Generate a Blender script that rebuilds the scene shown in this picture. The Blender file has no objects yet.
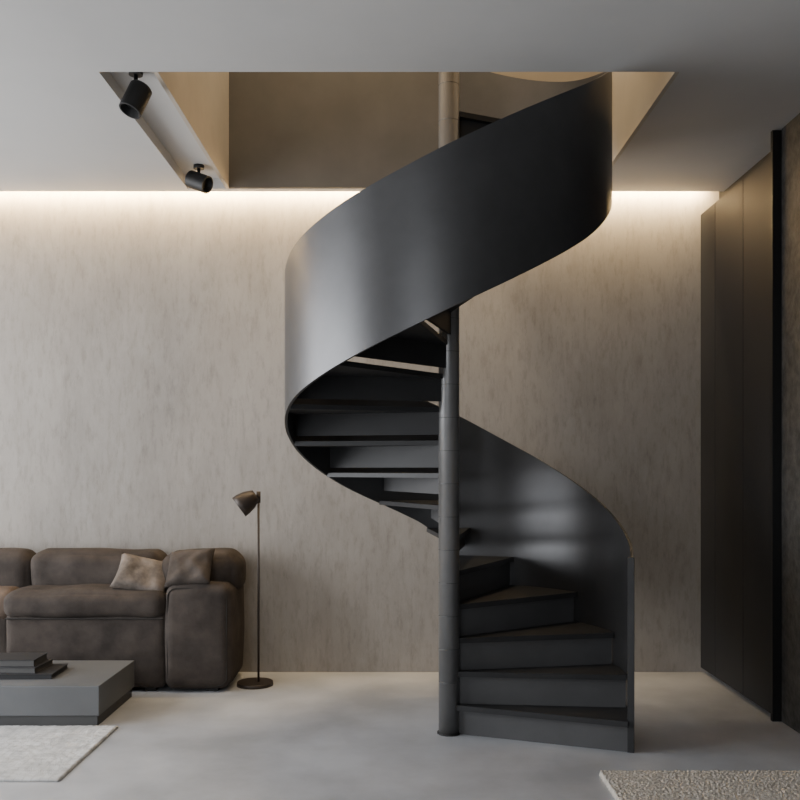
import bpy, bmesh, math, random
from mathutils import Vector, Matrix, noise
random.seed(3)
C = bpy.context.scene.collection

# ------------------------------------------------------------ materials
def mat(name, c1, c2=None, rough=0.6, metal=0.0, scale=4.0, stretch=(1,1,1), bump=0.0, bscale=60.0, detail=6, spec=0.5, rvar=0.0, lo=0.35, hi=0.65):
    m = bpy.data.materials.new(name); m.use_nodes = True
    nt = m.node_tree; N = nt.nodes; L = nt.links
    b = N['Principled BSDF']
    b.inputs['Roughness'].default_value = rough
    b.inputs['Metallic'].default_value = metal
    b.inputs['Specular IOR Level'].default_value = spec
    tc = N.new('ShaderNodeTexCoord'); mp = N.new('ShaderNodeMapping')
    mp.inputs['Scale'].default_value = stretch
    L.new(tc.outputs['Object'], mp.inputs['Vector'])
    if c2 is None: c2 = tuple(c*0.85 for c in c1)
    nz = N.new('ShaderNodeTexNoise'); nz.inputs['Scale'].default_value = scale; nz.inputs['Detail'].default_value = detail
    nz.inputs['Roughness'].default_value = 0.6
    L.new(mp.outputs[0], nz.inputs['Vector'])
    cr = N.new('ShaderNodeValToRGB')
    cr.color_ramp.elements[0].position = lo; cr.color_ramp.elements[1].position = hi
    cr.color_ramp.elements[0].color = (*c2, 1); cr.color_ramp.elements[1].color = (*c1, 1)
    L.new(nz.outputs['Fac'], cr.inputs[0]); L.new(cr.outputs[0], b.inputs['Base Color'])
    if rvar:
        mr = N.new('ShaderNodeMapRange'); mr.inputs[3].default_value = rough-rvar; mr.inputs[4].default_value = rough+rvar
        L.new(nz.outputs['Fac'], mr.inputs[0]); L.new(mr.outputs[0], b.inputs['Roughness'])
    if bump:
        n2 = N.new('ShaderNodeTexNoise'); n2.inputs['Scale'].default_value = bscale; n2.inputs['Detail'].default_value = 4
        L.new(mp.outputs[0], n2.inputs['Vector'])
        bp = N.new('ShaderNodeBump'); bp.inputs['Strength'].default_value = bump; bp.inputs['Distance'].default_value = 0.01
        L.new(n2.outputs['Fac'], bp.inputs['Height']); L.new(bp.outputs[0], b.inputs['Normal'])
    return m

def plaster(name, base, dark, light):
    m = bpy.data.materials.new(name); m.use_nodes = True
    nt = m.node_tree; N = nt.nodes; L = nt.links; b = N['Principled BSDF']
    b.inputs['Roughness'].default_value = 0.8
    b.inputs['Specular IOR Level'].default_value = 0.25
    tc = N.new('ShaderNodeTexCoord')
    def nz(sc, st, det=8, r=0.65):
        mp = N.new('ShaderNodeMapping'); mp.inputs['Scale'].default_value = st
        L.new(tc.outputs['Object'], mp.inputs[0])
        n = N.new('ShaderNodeTexNoise'); n.inputs['Scale'].default_value = sc; n.inputs['Detail'].default_value = det
        n.inputs['Roughness'].default_value = r
        L.new(mp.outputs[0], n.inputs['Vector']); return n
    def ramp(src,p0,p1,c0,c1):
        r=N.new('ShaderNodeValToRGB'); r.color_ramp.elements[0].position=p0; r.color_ramp.elements[1].position=p1
        r.color_ramp.elements[0].color=(*c0,1); r.color_ramp.elements[1].color=(*c1,1)
        L.new(src.outputs['Fac'], r.inputs[0]); return r
    big = nz(1.6, (1,1,0.55)); streak = nz(5.5, (1,1,0.45), 14, .8); fine = nz(34, (1,1,0.25), 8, .75); thin = nz(10,(1,1,.2),12,.8)
    r1 = ramp(big,.35,.65,dark,base)
    r2 = ramp(streak,.45,.72,(0,0,0),(1,1,1))
    mx = N.new('ShaderNodeMix'); mx.data_type='RGBA'
    mul = N.new('ShaderNodeMath'); mul.operation='MULTIPLY'; mul.inputs[1].default_value=.5
    L.new(r2.outputs[0], mul.inputs[0]); L.new(mul.outputs[0], mx.inputs[0])
    L.new(r1.outputs[0], mx.inputs[6]); mx.inputs[7].default_value=(*light,1)
    r3 = ramp(fine,.36,.5,(.66,.65,.64),(1,1,1))
    m2 = N.new('ShaderNodeMix'); m2.data_type='RGBA'; m2.blend_type='MULTIPLY'; m2.inputs[0].default_value=.5
    L.new(mx.outputs[2], m2.inputs[6]); L.new(r3.outputs[0], m2.inputs[7])
    r4 = ramp(thin,.36,.50,(.70,.69,.67),(1,1,1))
    m3 = N.new('ShaderNodeMix'); m3.data_type='RGBA'; m3.blend_type='MULTIPLY'; m3.inputs[0].default_value=.35
    L.new(m2.outputs[2], m3.inputs[6]); L.new(r4.outputs[0], m3.inputs[7])
    L.new(m3.outputs[2], b.inputs['Base Color'])
    bp = N.new('ShaderNodeBump'); bp.inputs['Strength'].default_value=.05; bp.inputs['Distance'].default_value=.01
    L.new(streak.outputs['Fac'], bp.inputs['Height']); L.new(bp.outputs[0], b.inputs['Normal'])
    return m

M_wall = plaster('plaster_concrete', (.335,.306,.275), (.27,.247,.222), (.39,.362,.33))
M_wfront = mat('dark_wall_panel', (.07,.067,.064), rough=.7)
M_ceil = mat('ceiling_paint', (.44,.432,.422), (.41,.402,.393), rough=.85, scale=1.5)
M_floor = mat('polished_concrete', (.47,.48,.505), (.31,.32,.34), rough=.32, scale=1.8, bump=.03, bscale=30, rvar=.1, detail=12)
M_shaft = mat('shaft_plaster', (.42,.37,.305), (.38,.335,.275), rough=.8, scale=3)
M_shaftd = mat('shaft_back_shaded', (.075,.067,.058), (.058,.052,.045), rough=.7, scale=3)  # shaft back wall, its shade put into a darker colour
M_rough = mat('dark_stone', (.07,.067,.063), (.025,.024,.023), rough=.6, scale=18, bump=.5, bscale=35)
M_metal = mat('blackened_steel', (.105,.105,.108), (.085,.085,.088), rough=.37, metal=.84, scale=3, rvar=.03)
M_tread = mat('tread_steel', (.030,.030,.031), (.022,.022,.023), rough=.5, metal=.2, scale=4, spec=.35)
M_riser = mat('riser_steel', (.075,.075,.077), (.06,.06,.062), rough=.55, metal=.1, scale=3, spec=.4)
M_riser2 = mat('riser_steel_dark', (.032,.032,.033), (.024,.024,.025), rough=.6, metal=.1, scale=3, spec=.3)  # same steel for upper risers, colour darkened to offset the window light
M_edge = mat('edge_steel', (.07,.07,.07), rough=.5, metal=.6)
M_pole = mat('pole_steel', (.27,.268,.266), (.22,.218,.216), rough=.34, metal=.7, scale=3)
M_poleseam = mat('pole_seam', (.15,.15,.15), rough=.45, metal=.6)
M_cab = mat('cabinet_black', (.018,.018,.019), (.014,.014,.015), rough=.55, scale=2, spec=.25)
M_black = mat('black_lacquer', (.010,.010,.010), rough=.5, spec=.3)
M_sofa = mat('sofa_suede', (.064,.052,.045), (.034,.028,.0245), rough=.95, scale=7, bump=.25, bscale=220, spec=.2)
M_sofa2 = mat('sofa_suede_light', (.12,.087,.066), (.09,.067,.052), rough=.95, scale=7, bump=.25, bscale=200, spec=.2)
M_pil1 = mat('pillow_linen', (.20,.168,.145), (.085,.072,.062), rough=.95, scale=12, bump=.4, bscale=150, spec=.2)
M_pil2 = mat('pillow_brown', (.08,.066,.057), (.045,.037,.032), rough=.95, scale=9, bump=.4, bscale=150, spec=.2)
M_seam = mat('sofa_seam', (.022,.018,.015), rough=.9)
M_table = mat('table_concrete', (.115,.119,.124), (.095,.098,.102), rough=.5, scale=3)
M_tbase = mat('table_plinth', (.06,.06,.06), rough=.6)
M_lamp = mat('lamp_bronze', (.04,.030,.024), rough=.45, metal=.4)
M_rugR = mat('rug_wool', (.66,.61,.54), (.45,.41,.36), rough=1, scale=90, bump=.6, bscale=220, spec=.1)
M_book = mat('book_dark', (.018,.018,.020), rough=.5)
M_book2 = mat('book_grey', (.035,.035,.038), rough=.5)
M_page = mat('book_pages', (.08,.078,.076), rough=.8)
M_alu = mat('aluminium_profile', (.5,.5,.5), rough=.4, metal=.8)

def rug_left_mat():
    m = mat('rug_grid', (.66,.66,.66), (.46,.46,.46), rough=1, scale=14, bump=.6, bscale=250, spec=.1)
    nt=m.node_tree; N=nt.nodes; L=nt.links; b=N['Principled BSDF']
    src = b.inputs['Base Color'].links[0].from_socket
    tc=N.new('ShaderNodeTexCoord'); br=N.new('ShaderNodeTexBrick')
    br.inputs['Scale'].default_value=1; br.inputs['Brick Width'].default_value=.035; br.inputs['Row Height'].default_value=.035
    br.inputs['Mortar Size'].default_value=.004; br.inputs['Mortar Smooth'].default_value=.8; br.offset=0
    br.inputs['Color1'].default_value=(1,1,1,1); br.inputs['Color2'].default_value=(.9,.9,.9,1); br.inputs['Mortar'].default_value=(.7,.7,.7,1)
    L.new(tc.outputs['Object'], br.inputs['Vector'])
    mx=N.new('ShaderNodeMix'); mx.data_type='RGBA'; mx.blend_type='MULTIPLY'; mx.inputs[0].default_value=.5
    L.new(src, mx.inputs[6]); L.new(br.outputs['Color'], mx.inputs[7]); L.new(mx.outputs[2], b.inputs['Base Color'])
    return m
M_rugL = rug_left_mat()

# ------------------------------------------------------------ helpers
def mkobj(name, bm, m, smooth=False, parent=None):
    bmesh.ops.recalc_face_normals(bm, faces=bm.faces)
    me = bpy.data.meshes.new(name); bm.to_mesh(me); bm.free()
    o = bpy.data.objects.new(name, me); C.objects.link(o)
    if isinstance(m, (list, tuple)):
        for k in m: me.materials.append(k)
    elif m: me.materials.append(m)
    if smooth:
        for p in me.polygons: p.use_smooth = True
    if parent: par(o, parent)
    return o
def par(o, p):
    o.parent = p; o.matrix_parent_inverse = Matrix.Translation(-p.location)
def empty(name, loc):
    e = bpy.data.objects.new(name, None); e.location = loc; e.empty_display_size=.1; C.objects.link(e); return e
def addbox(bm, x0,x1,y0,y1,z0,z1, mi=0):
    r = bmesh.ops.create_cube(bm, size=1)
    for v in r['verts']:
        v.co = Vector(((x0+x1)/2+v.co.x*(x1-x0), (y0+y1)/2+v.co.y*(y1-y0), (z0+z1)/2+v.co.z*(z1-z0)))
    for f in {f for v in r['verts'] for f in v.link_faces}: f.material_index = mi
def box(name, x0,x1,y0,y1,z0,z1, m, parent=None, bevel=0):
    bm = bmesh.new(); addbox(bm, x0,x1,y0,y1,z0,z1)
    o = mkobj(name, bm, m, parent=parent)
    if bevel:
        md=o.modifiers.new('bev','BEVEL'); md.width=bevel; md.segments=3
    return o
def boxes(name, lst, m, parent=None):
    bm = bmesh.new()
    for b in lst: addbox(bm, *b)
    return mkobj(name, bm, m, parent=parent)
def cyl(name, p0, p1, r0, r1, m, parent=None, seg=32, caps=True):
    p0=Vector(p0); p1=Vector(p1); d=p1-p0
    bm=bmesh.new()
    bmesh.ops.create_cone(bm, cap_ends=caps, segments=seg, radius1=r0, radius2=r1, depth=d.length)
    R = d.to_track_quat('Z','Y').to_matrix().to_4x4()
    bmesh.ops.transform(bm, matrix=Matrix.Translation((p0+p1)/2)@R, verts=bm.verts)
    o = mkobj(name,bm,m,parent=parent)
    for p in o.data.polygons: p.use_smooth = len(p.vertices)==4
    return o
def tube(name, pts, r, m, parent=None, cyclic=False):
    cu=bpy.data.curves.new(name,'CURVE'); cu.dimensions='3D'; cu.bevel_depth=r; cu.bevel_resolution=3
    s=cu.splines.new('POLY'); s.points.add(len(pts)-1)
    for i,p in enumerate(pts): s.points[i].co=(*p,1)
    s.use_cyclic_u=cyclic
    cu.materials.append(m); o=bpy.data.objects.new(name,cu); C.objects.link(o)
    if parent: par(o,parent)
    return o
def soft(name, x0,x1,y0,y1,z0,z1, r, m, parent=None, puff=.015, nz=.006, n=26, seed=0, flatbottom=True):
    """upholstered block: rounded box, bulging faces, slight unevenness"""
    bm=bmesh.new(); bmesh.ops.create_cube(bm,size=2)
    bmesh.ops.subdivide_edges(bm, edges=bm.edges, cuts=n, use_grid_fill=True)
    c=Vector(((x0+x1)/2,(y0+y1)/2,(z0+z1)/2)); h=Vector(((x1-x0)/2,(y1-y0)/2,(z1-z0)/2))
    for v in bm.verts:
        u=v.co.copy()
        u = Vector([math.sin(a*math.pi/2)*.5+a*.5 for a in u])
        p=Vector((u.x*h.x,u.y*h.y,u.z*h.z))
        inner=Vector([max(-(h[i]-r),min(h[i]-r,p[i])) for i in range(3)])
        d=p-inner
        if d.length>1e-9: p=inner+d.normalized()*r
        cx=[max(0,1-u[i]**2) for i in range(3)]
        nn=d.normalized() if d.length>1e-9 else Vector()
        w=(cx[1]*cx[2]*abs(nn.x)+cx[0]*cx[2]*abs(nn.y)+cx[0]*cx[1]*abs(nn.z))
        p+=nn*puff*w
        q=(c+p)*5+Vector((seed*7.1,0,0))
        p+=nn*nz*noise.noise(q)*2
        if flatbottom and p.z<-h.z: p.z=-h.z
        v.co=c+p
    return mkobj(name,bm,m,smooth=True,parent=parent)

# ------------------------------------------------------------ room
H=2.92; YB=5.39
XL=-4.2; YF=-1.6
WY0,WY1=1.6,5.2
WX0,WX1=-3.2,-.9
box('floor', XL-.2,2.2,YF-.2,YB+.2,-.1,0, M_floor)
box('wall_back', XL,2.2,YB,YB+.2,0,3.3, M_wall)
boxes('wall_left', [(XL-.2,XL,YF,WY0,0,3.3),(XL-.2,XL,WY1,YB+.2,0,3.3),(XL-.2,XL,WY0,WY1,0,.2),(XL-.2,XL,WY0,WY1,2.7,3.3)], M_wall)
boxes('wall_front', [(XL-.2,WX0,YF-.2,YF,0,3.3),(WX1,2.2,YF-.2,YF,0,3.3),(WX0,WX1,YF-.2,YF,0,.2),(WX0,WX1,YF-.2,YF,2.7,3.3)], M_wfront)
box('wall_right', 1.88,2.2,YF,4.335,0,3.3, M_rough)
box('wall_right_alcove', 1.955,2.2,4.335,YB,0,3.3, M_black)
def window(name, axis, a0,a1,z0,z1,pos):
    e=empty(name,(pos,(a0+a1)/2,z0) if axis=='y' else ((a0+a1)/2,pos,z0))
    k=2; L=[]
    for i in range(k+1):
        a=a0+(a1-a0)*i/k; a=min(max(a,a0+.02),a1-.02)
        L.append((a-.02,a+.02,z0,z1))
    L+= [(a0,a1,z0,z0+.05),(a0,a1,z1-.05,z1)]
    if axis=='y': boxes('frame',[(pos-.03,pos+.03,l[0],l[1],l[2],l[3]) for l in L],M_black,e)
    else: boxes('frame',[(l[0],l[1],pos-.03,pos+.03,l[2],l[3]) for l in L],M_black,e)
window('window_1','y',WY0,WY1,.2,2.7,XL-.1)
window('fill_window','x',WX0,WX1,.2,2.7,YF-.1)  # unseen opening behind the camera, added to let the front fill in
YC=5.315
SX0=-1.02; SX1=1.18; SXs=.45; SY0=3.71; SYB=5.265; SYr=4.91; TR=-1.27
boxes('ceiling', [(XL,1.955,YF,SY0,H,3.3),(XL,TR,SY0,YC,H,3.3),(SX1,1.955,SY0,YC,H,3.3),
    (TR,SXs,SYB,YC,H,3.3),(SXs,SX1,SYr,YC,H,3.3),(TR,SX0-.02,SY0,SYB,H+.06,3.3),(XL,2.2,YC,YB,3.29,3.35)], M_ceil)
T=.02
bm=bmesh.new()
for b_ in [(SX0-T,SX0,SY0,SYB,H-.001,5.6,0),(SX1-T,SX1+T,SY0,SYr,H+.001,5.6,0),
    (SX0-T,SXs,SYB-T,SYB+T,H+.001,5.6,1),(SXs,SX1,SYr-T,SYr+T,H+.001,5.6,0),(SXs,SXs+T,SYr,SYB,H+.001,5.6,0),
    (SX0,SX1,SY0-T,SY0+.001,H+.01,5.6,0)]: addbox(bm,*b_)
mkobj('wall_stairwell',bm,[M_shaft,M_shaftd])
box('ceiling_stairwell', SX0-.05,SX1+.05,SY0-.05,SYB+.05,5.6,5.65, M_ceil)
box('trim_1', XL,1.9,YC+.001,YC+.008,2.97,3.03, M_alu)

# ------------------------------------------------------------ spiral staircase
PX,PY=.231,4.15
def interp(tab, t):
    xs=[a for a,_ in tab]; ys=[b for _,b in tab]
    if t<=xs[0]: return ys[0]
    if t>=xs[-1]: return ys[-1]
    i=max(k for k in range(len(xs)-1) if xs[k]<=t)
    h=xs[i+1]-xs[i]; u=(t-xs[i])/h
    def sl(j):
        if j==0: return (ys[1]-ys[0])/(xs[1]-xs[0])
        if j==len(xs)-1: return (ys[-1]-ys[-2])/(xs[-1]-xs[-2])
        return (ys[j+1]-ys[j-1])/(xs[j+1]-xs[j-1])
    m0,m1=sl(i)*h,sl(i+1)*h
    return (2*u**3-3*u*u+1)*ys[i]+(u**3-2*u*u+u)*m0+(-2*u**3+3*u*u)*ys[i+1]+(u**3-u*u)*m1
RT=[(-19,.84),(0,.835),(30,.825),(60,.815),(90,.80),(135,.785),(180,.77),(225,.765),(270,.765),(315,.757),(340,.75),(400,.74),(450,.74)]
ZB=[(-19,0),(-6,.03),(10,.16),(37,.36),(60,.50),(80,.71),(90,.85),(100,.955),(135,1.165),(160,1.315),(180,1.43),(200,1.53),(225,1.64),(250,1.765),(270,1.885),(290,2.015),(315,2.195),(340,2.40),(372,2.64),(400,2.80),(450,2.96)]
ZT=[(-19,.853),(0,.948),(30,1.15),(60,1.37),(90,1.59),(135,1.83),(160,1.98),(180,2.10),(200,2.19),(225,2.285),(250,2.40),(270,2.52),(290,2.655),(315,2.83),(340,3.01),(360,3.12),(394,3.25),(434,3.45),(450,3.55)]
def ZSf(t):
    early=[(-20,.14),(-5,.295),(10,.45),(33,.605),(62,.76),(80,.915),(93,1.07),(104,1.17)]
    if t<104: return interp(early,t)
    return interp(ZB,t)+.185+.03*max(0,min(1,(t-210)/50))
def inv(z):
    a,b=-20,440
    for _ in range(50):
        c=(a+b)/2
        if ZSf(c)<z: a=c
        else: b=c
    return (a+b)/2
def P(th,r,z):
    t=math.radians(th); return Vector((PX+r*math.cos(t),PY+r*math.sin(t),z))
stair=empty('spiral_staircase',(PX,PY,0))
bm=bmesh.new(); th0,th1=-19,448; n=320; tk=.012; rows=[]
for i in range(n+1):
    th=th0+(th1-th0)*i/n; R=interp(RT,th); a=interp(ZB,th); b=interp(ZT,th)
    rows.append([bm.verts.new(P(th,R,a+(b-a)*k/6)) for k in range(7)]+[bm.verts.new(P(th,R-tk,a+(b-a)*k/6)) for k in range(6,-1,-1)])
for i in range(n):
    A,B=rows[i],rows[i+1]
    for k in range(14):
        f=bm.faces.new((A[k],A[(k+1)%14],B[(k+1)%14],B[k]))
        f.smooth = k not in (6,13)
        if k in (6,13): f.material_index=1
bm.faces.new(rows[0]); bm.faces.new(rows[-1])
me=mkobj('balustrade',bm,[M_metal,M_edge],parent=stair)
ed=me.modifiers.new('es','EDGE_SPLIT'); ed.split_angle=math.radians(40)
bm=bmesh.new(); addbox(bm,-.014,.014,-.012,.012,0,.856)
bmesh.ops.transform(bm,matrix=Matrix.Translation(P(-19.5,.833,0))@Matrix.Rotation(math.radians(-19.5),4,'Z'),verts=bm.verts)
mkobj('end_post',bm,M_tread,parent=stair)
# steps
bm=bmesh.new()
def wedge(ta,tb,r0,z0,z1,mi):
    m=max(3,int((tb-ta)/3)); pts=[]
    for j in range(m+1):
        t=ta+(tb-ta)*j/m; pts.append((t,interp(RT,t)-tk-.001))
    lo=[];hi=[]
    for t,r in pts:
        lo.append(bm.verts.new(P(t,r,z0))); hi.append(bm.verts.new(P(t,r,z1)))
    il=[bm.verts.new(P(t,r0,z0)) for t,_ in pts]; ih=[bm.verts.new(P(t,r0,z1)) for t,_ in pts]
    fs=[]
    for j in range(m):
        fs+= [bm.faces.new((lo[j],lo[j+1],hi[j+1],hi[j])), bm.faces.new((il[j+1],il[j],ih[j],ih[j+1])),
              bm.faces.new((hi[j],hi[j+1],ih[j+1],ih[j])), bm.faces.new((lo[j+1],lo[j],il[j],il[j+1]))]
    fs.append(bm.faces.new((lo[0],hi[0],ih[0],il[0]))); fs.append(bm.faces.new((hi[-1],lo[-1],il[-1],ih[-1])))
    for f in fs: f.material_index=mi
zs=[.14+.155*k for k in range(19)]
ths=[inv(z) for z in zs]
ths.append(ths[-1]+40)
def slabline(ta,r0,r1,z0,z1,off,t,mi):
    a=math.radians(ta); d=Vector((math.cos(a),math.sin(a),0)); s=Vector((-math.sin(a),math.cos(a),0))
    o=Vector((PX,PY,0)); v=[]
    for z in (z0,z1):
        for (r,q) in ((r0,off),(r1,off),(r1,off+t),(r0,off+t)):
            p=o+d*r+s*q; v.append(bm.verts.new((p.x,p.y,z)))
    for f in ((0,1,2,3),(4,5,6,7),(0,1,5,4),(1,2,6,5),(2,3,7,6),(3,0,4,7)):
        bm.faces.new([v[i] for i in f]).material_index=mi
for k,z in enumerate(zs):
    ta=ths[k]; tb=ths[k+1]+(3 if k<18 else 0)
    wedge(ta,tb,.045,z-.022,z,0)
    R=interp(RT,ta)-tk-.006
    slabline(ta,.04,R,z-.024,z+.001,-.024,.024,0)
    prevz = zs[k-1] if k else 0
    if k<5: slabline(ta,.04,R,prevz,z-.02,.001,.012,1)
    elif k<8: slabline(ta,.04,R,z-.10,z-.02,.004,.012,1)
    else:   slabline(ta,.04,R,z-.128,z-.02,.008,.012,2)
steps=mkobj('steps',bm,[M_tread,M_riser,M_riser2],parent=stair)
cyl('pole',(PX,PY,0),(PX,PY,4.6),.049,.049,M_pole,stair,48)
for k,z in enumerate([.012]+zs[1:]+[3.1,3.3]):
    zz = z-.05
    if zz<.01: cyl('pole_foot',(PX,PY,0),(PX,PY,.006),.056,.056,M_tread,stair,48)
    else: cyl('pole_collar_%d'%k,(PX,PY,zz),(PX,PY,zz+.0025),.0494,.0494,M_poleseam,stair,48)

# ------------------------------------------------------------ wardrobe
w=empty('built_in_wardrobe',(1.9,4.87,0))
box('carcass',1.86,1.953,4.36,YB-.002,.03,2.80,M_black,w)
box('plinth',1.90,1.953,4.37,YB-.002,0,.03,M_black,w)
for i,(a,b) in enumerate([(4.362,4.717),(4.723,5.137),(5.143,5.386)]):
    box('door_panel_%d'%i,1.84,1.86,a,b,.03,2.80,M_cab,w,bevel=.002)
box('side_panel',1.836,1.953,4.337,4.36,0,2.915,M_black,w)

# ------------------------------------------------------------ sofa
SF=4.90; SB=5.36
s=empty('sofa',(-1.9,5.1,0))
soft('seat_base',-2.205,-1.312,SF+.01,SB,.02,.44,.035,M_sofa,s,.008,.003,seed=1)
soft('seat_cushion',-2.215,-1.312,SF-.01,5.22,.40,.56,.06,M_sofa,s,.015,.006,seed=2)
soft('arm',-1.315,-.945,SF-.01,SB,.015,.60,.055,M_sofa,s,.012,.005,seed=3)
soft('arm_bolster',-1.40,-.94,5.02,SB+.005,.50,.755,.085,M_sofa,s,.015,.008,seed=4)
soft('back_cushion',-2.165,-1.41,5.13,SB,.44,.755,.06,M_sofa,s,.015,.008,seed=5)
soft('seat_base_left',-3.15,-2.22,SF+.12,SB,.02,.42,.035,M_sofa,s,.008,.003,seed=6)
soft('seat_cushion_left',-3.16,-2.20,SF+.10,5.22,.38,.56,.06,M_sofa2,s,.018,.006,seed=7)
soft('back_cushion_left',-3.1,-2.175,5.15,SB,.44,.755,.07,M_sofa,s,.015,.008,seed=8)
def rrect(x0,x1,z0,z1,r,y):
    pts=[]
    for cx,cz,a0 in ((x1-r,z1-r,0),(x0+r,z1-r,90),(x0+r,z0+r,180),(x1-r,z0+r,270)):
        for k in range(7):
            a=math.radians(a0+15*k); pts.append((cx+r*math.cos(a),y,cz+r*math.sin(a)))
    return pts
tube('arm_seam',rrect(-1.295,-.965,.035,.58,.05,SF+.002),.004,M_seam,s,True)
tube('seat_seam',[(-2.20,SF+.004,.41),(-1.32,SF+.004,.41)],.005,M_seam,s)
for i,(x,y) in enumerate([(-2.1,SF+.06),(-1.4,SF+.06),(-1.05,SF+.06),(-1.05,SB-.06),(-3.05,SF+.2),(-3.05,SB-.06),(-2.1,SB-.06)]):
    box('foot_%d'%i,x-.03,x+.03,y-.03,y+.03,0,.03,M_black,s)
def pillow(name,loc,wd,ht,th,rot,m,seed):
    bm=bmesh.new(); n=22
    g={}
    for side in (1,-1):
        for i in range(n+1):
            for j in range(n+1):
                u=-1+2*i/n; v=-1+2*j/n
                e=(1-u**4)*(1-v**4)
                z=side*th/2*max(e,0)**.45
                x=u*wd/2*(1-.08*(1-v*v)*(abs(u)**3)); y=v*ht/2*(1-.08*(1-u*u)*(abs(v)**3))
                z+=.022*noise.noise(Vector((x*14+seed,y*14,side)))*e
                key=(i,j,0 if (i in (0,n) or j in (0,n)) else side)
                if key not in g: g[key]=bm.verts.new((x,y,z))
    for side in (1,-1):
        for i in range(n):
            for j in range(n):
                q=[]
                for a,b in ((i,j),(i+1,j),(i+1,j+1),(i,j+1)):
                    q.append(g[(a,b,0 if (a in (0,n) or b in (0,n)) else side)])
                try: bm.faces.new(q)
                except ValueError: pass
    o=mkobj(name,bm,m,smooth=True); o.location=loc; o.rotation_euler=[math.radians(a) for a in rot]
    return o
pillow('throw_pillow',(-1.47,5.035,.635),.31,.23,.10,(52,14,8),M_pil1,1)
pillow('throw_pillow',(-1.19,4.985,.685),.27,.23,.10,(52,-6,-8),M_pil2,5)

# ------------------------------------------------------------ floor lamp
l=empty('floor_lamp',(-.815,5.07,0))
cyl('base',(-.835,5.07,0),(-.835,5.07,.02),.105,.102,M_lamp,l,48)
cyl('stem',(-.815,5.07,.02),(-.815,5.07,1.10),.0065,.0065,M_lamp,l,16)
cyl('joint',(-.815,5.07,1.05),(-.815,5.07,1.115),.012,.012,M_lamp,l,16)
def shade(p0,p1,r0,r1):
    p0=Vector(p0);p1=Vector(p1);d=p1-p0;bm=bmesh.new();seg=40
    prof=[(0,r0),(.25,r0*.985),(.6,r0*.86),(.85,r1*1.25),(1,r1),(1.0,0.0001),(.97,.0001),(.95,r1*.9),(.6,r0*.8),(.0,r0*.95)]
    rings=[[bm.verts.new((r*math.cos(2*math.pi*k/seg),r*math.sin(2*math.pi*k/seg),t*d.length)) for k in range(seg)] for t,r in prof]
    for a in range(len(rings)):
        A=rings[a];B=rings[(a+1)%len(rings)]
        for k in range(seg): bm.faces.new((A[k],A[(k+1)%seg],B[(k+1)%seg],B[k]))
    bmesh.ops.transform(bm,matrix=Matrix.Translation(p0)@d.to_track_quat('Z','Y').to_matrix().to_4x4(),verts=bm.verts)
    return mkobj('shade',bm,M_lamp,smooth=True,parent=l)
shade((-.925,5.05,1.025),(-.83,5.07,1.095),.066,.034)

# ------------------------------------------------------------ coffee table
t=empty('coffee_table',(-2.2,4.48,0))
box('top_block',-2.95,-1.454,4.25,4.82,.052,.197,M_table,t,bevel=.003)
box('plinth',-2.94,-1.466,4.262,4.81,0,.052,M_tbase,t)
b=empty('book_stack',(-1.95,4.5,.197))
def book(i,x0,x1,y0,y1,z0,z1,m,rot):
    bm=bmesh.new(); addbox(bm,x0,x1,y0,y1,z0,z0+.003,0); addbox(bm,x0,x1,y0,y1,z1-.003,z1,0)
    addbox(bm,x0,x0+.003,y0,y1,z0,z1,0); addbox(bm,x0+.003,x1-.004,y0+.004,y1-.004,z0+.003,z1-.003,1)
    c=Vector(((x0+x1)/2,(y0+y1)/2,0))
    bmesh.ops.transform(bm,matrix=Matrix.Translation(c)@Matrix.Rotation(math.radians(rot),4,'Z')@Matrix.Translation(-c),verts=bm.verts)
    mkobj('book_%d'%i,bm,[m,M_page if i!=0 else M_book],parent=b)
book(0,-2.22,-1.74,4.38,4.62,.198,.222,M_book,2)
book(1,-2.18,-1.82,4.41,4.62,.222,.25,M_book2,-3)
book(2,-2.15,-1.84,4.42,4.60,.25,.285,M_book,1)

# ------------------------------------------------------------ rugs
def rug(name,x0,x1,y0,y1,h,amp,m,nx,ny,freq):
    bm=bmesh.new(); top=[[None]*(ny+1) for _ in range(nx+1)]
    for i in range(nx+1):
        for j in range(ny+1):
            x=x0+(x1-x0)*i/nx; y=y0+(y1-y0)*j/ny
            edge=i in(0,nx) or j in(0,ny)
            z=h+amp*noise.noise(Vector((x*freq,y*freq,0)))+amp*.6*random.random()
            if edge:
                z=.001; x+=random.uniform(-1,1)*amp*.5; y+=random.uniform(-1,1)*amp*.5
            top[i][j]=bm.verts.new((x,y,z))
    for i in range(nx):
        for j in range(ny): bm.faces.new((top[i][j],top[i+1][j],top[i+1][j+1],top[i][j+1]))
    bm.faces.new([top[i][0] for i in range(nx,-1,-1)]+[top[0][j] for j in range(1,ny+1)]+[top[i][ny] for i in range(1,nx+1)]+[top[nx][j] for j in range(ny-1,0,-1)])
    return mkobj(name,bm,m,smooth=True)
rug('area_rug',-3.3,-1.355,3.50,4.24,.010,.003,M_rugL,240,100,40)
rug('area_rug',.810,1.86,2.55,3.575,.020,.006,M_rugR,340,340,110)

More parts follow.
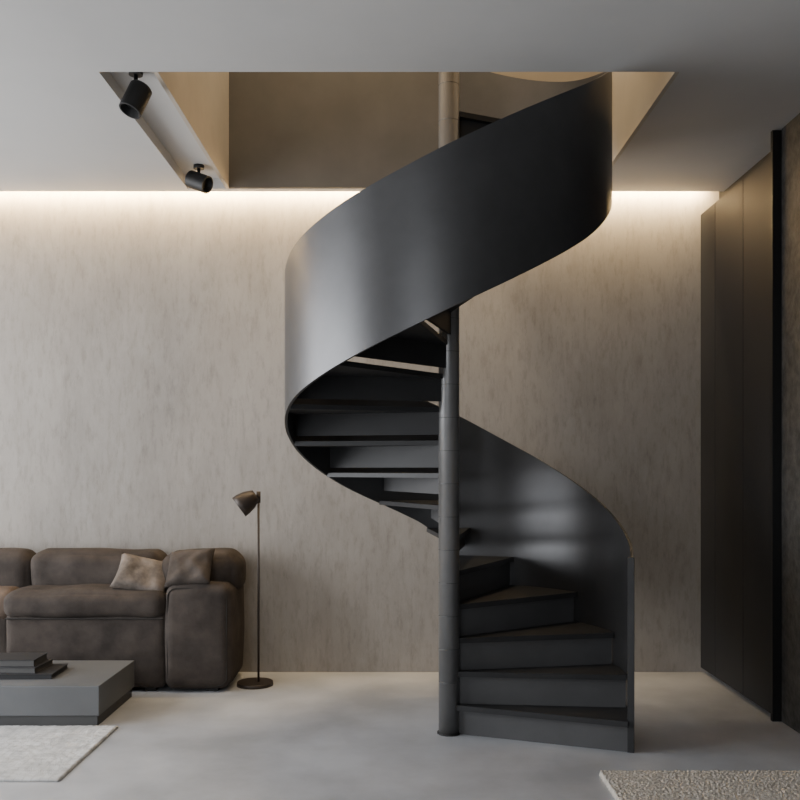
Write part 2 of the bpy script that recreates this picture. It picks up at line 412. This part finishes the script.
# ------------------------------------------------------------ spotlights in recess
def spot(loc,aim):
    x,y,z=loc
    e=empty('track_spotlight',(x,y,H+.06))
    cyl('mount',(x,y,H+.04),(x,y,H+.06),.03,.03,M_black,e)
    cyl('stem',(x,y,z),(x,y,H+.05),.009,.009,M_black,e,16)
    d=Vector(aim).normalized(); c=Vector(loc)
    bm=bmesh.new(); R=.05; Lh=.065; seg=36
    prof=[(-Lh,.0001),(-Lh,R*.9),(-Lh+.006,R),(Lh-.002,R),(Lh,R*.97),(Lh,R*.86),(Lh-.03,R*.6),(Lh-.03,.0001)]
    rings=[[bm.verts.new((r*math.cos(2*math.pi*k/seg),r*math.sin(2*math.pi*k/seg),t)) for k in range(seg)] for t,r in prof]
    for a in range(len(rings)-1):
        for k in range(seg): bm.faces.new((rings[a][k],rings[a][(k+1)%seg],rings[a+1][(k+1)%seg],rings[a+1][k]))
    bmesh.ops.transform(bm,matrix=Matrix.Translation(c)@d.to_track_quat('Z','Y').to_matrix().to_4x4(),verts=bm.verts)
    mkobj('head',bm,M_black,parent=e)
spot((-1.15,3.83,2.855),(-.35,-.3,-1))
spot((-1.15,5.03,2.885),(.8,-.3,-.35))

# ------------------------------------------------------------ lights
def area(name,loc,target,sx,sy,e,col,spread=180):
    ld=bpy.data.lights.new(name,'AREA'); ld.shape='RECTANGLE'; ld.size=sx; ld.size_y=sy; ld.energy=e; ld.color=col
    ld.spread=math.radians(spread)
    o=bpy.data.objects.new(name,ld); o.location=loc
    o.rotation_euler=(Vector(target)-Vector(loc)).to_track_quat('-Z','Y').to_euler(); C.objects.link(o); return o
area('daylight_window_left',(XL-.25,(WY0+WY1)/2,1.45),(0,(WY0+WY1)/2,1.45),WY1-WY0,2.45,290,(.95,.97,1.0))
area('fill_light_front',((WX0+WX1)/2,YF-.25,1.45),((WX0+WX1)/2,3,1.45),WX1-WX0,2.45,75,(.95,.97,1.0))  # added fill light behind the camera, brightens the scene from the front
area('led_strip_cove',((XL+1.9)/2,YC+.012,2.955),((XL+1.9)/2,YB,2.925),6.0,.02,190,(1,.72,.37))
area('stairwell_light',(-.35,4.45,5.3),(.2,4.4,3),.6,.5,75,(1,.80,.54))
W=bpy.data.worlds.new('World'); bpy.context.scene.world=W; W.use_nodes=True
W.node_tree.nodes['Background'].inputs[0].default_value=(.8,.85,.9,1); W.node_tree.nodes['Background'].inputs[1].default_value=1.0

# ------------------------------------------------------------ camera
cd=bpy.data.cameras.new('camera'); cam=bpy.data.objects.new('camera',cd); C.objects.link(cam)
cam.location=(0,0,1.25); cam.rotation_euler=(math.radians(90),0,0)
cd.lens=39.6; cd.sensor_width=36; cd.shift_y=.085; cd.clip_start=.05
bpy.context.scene.camera=cam
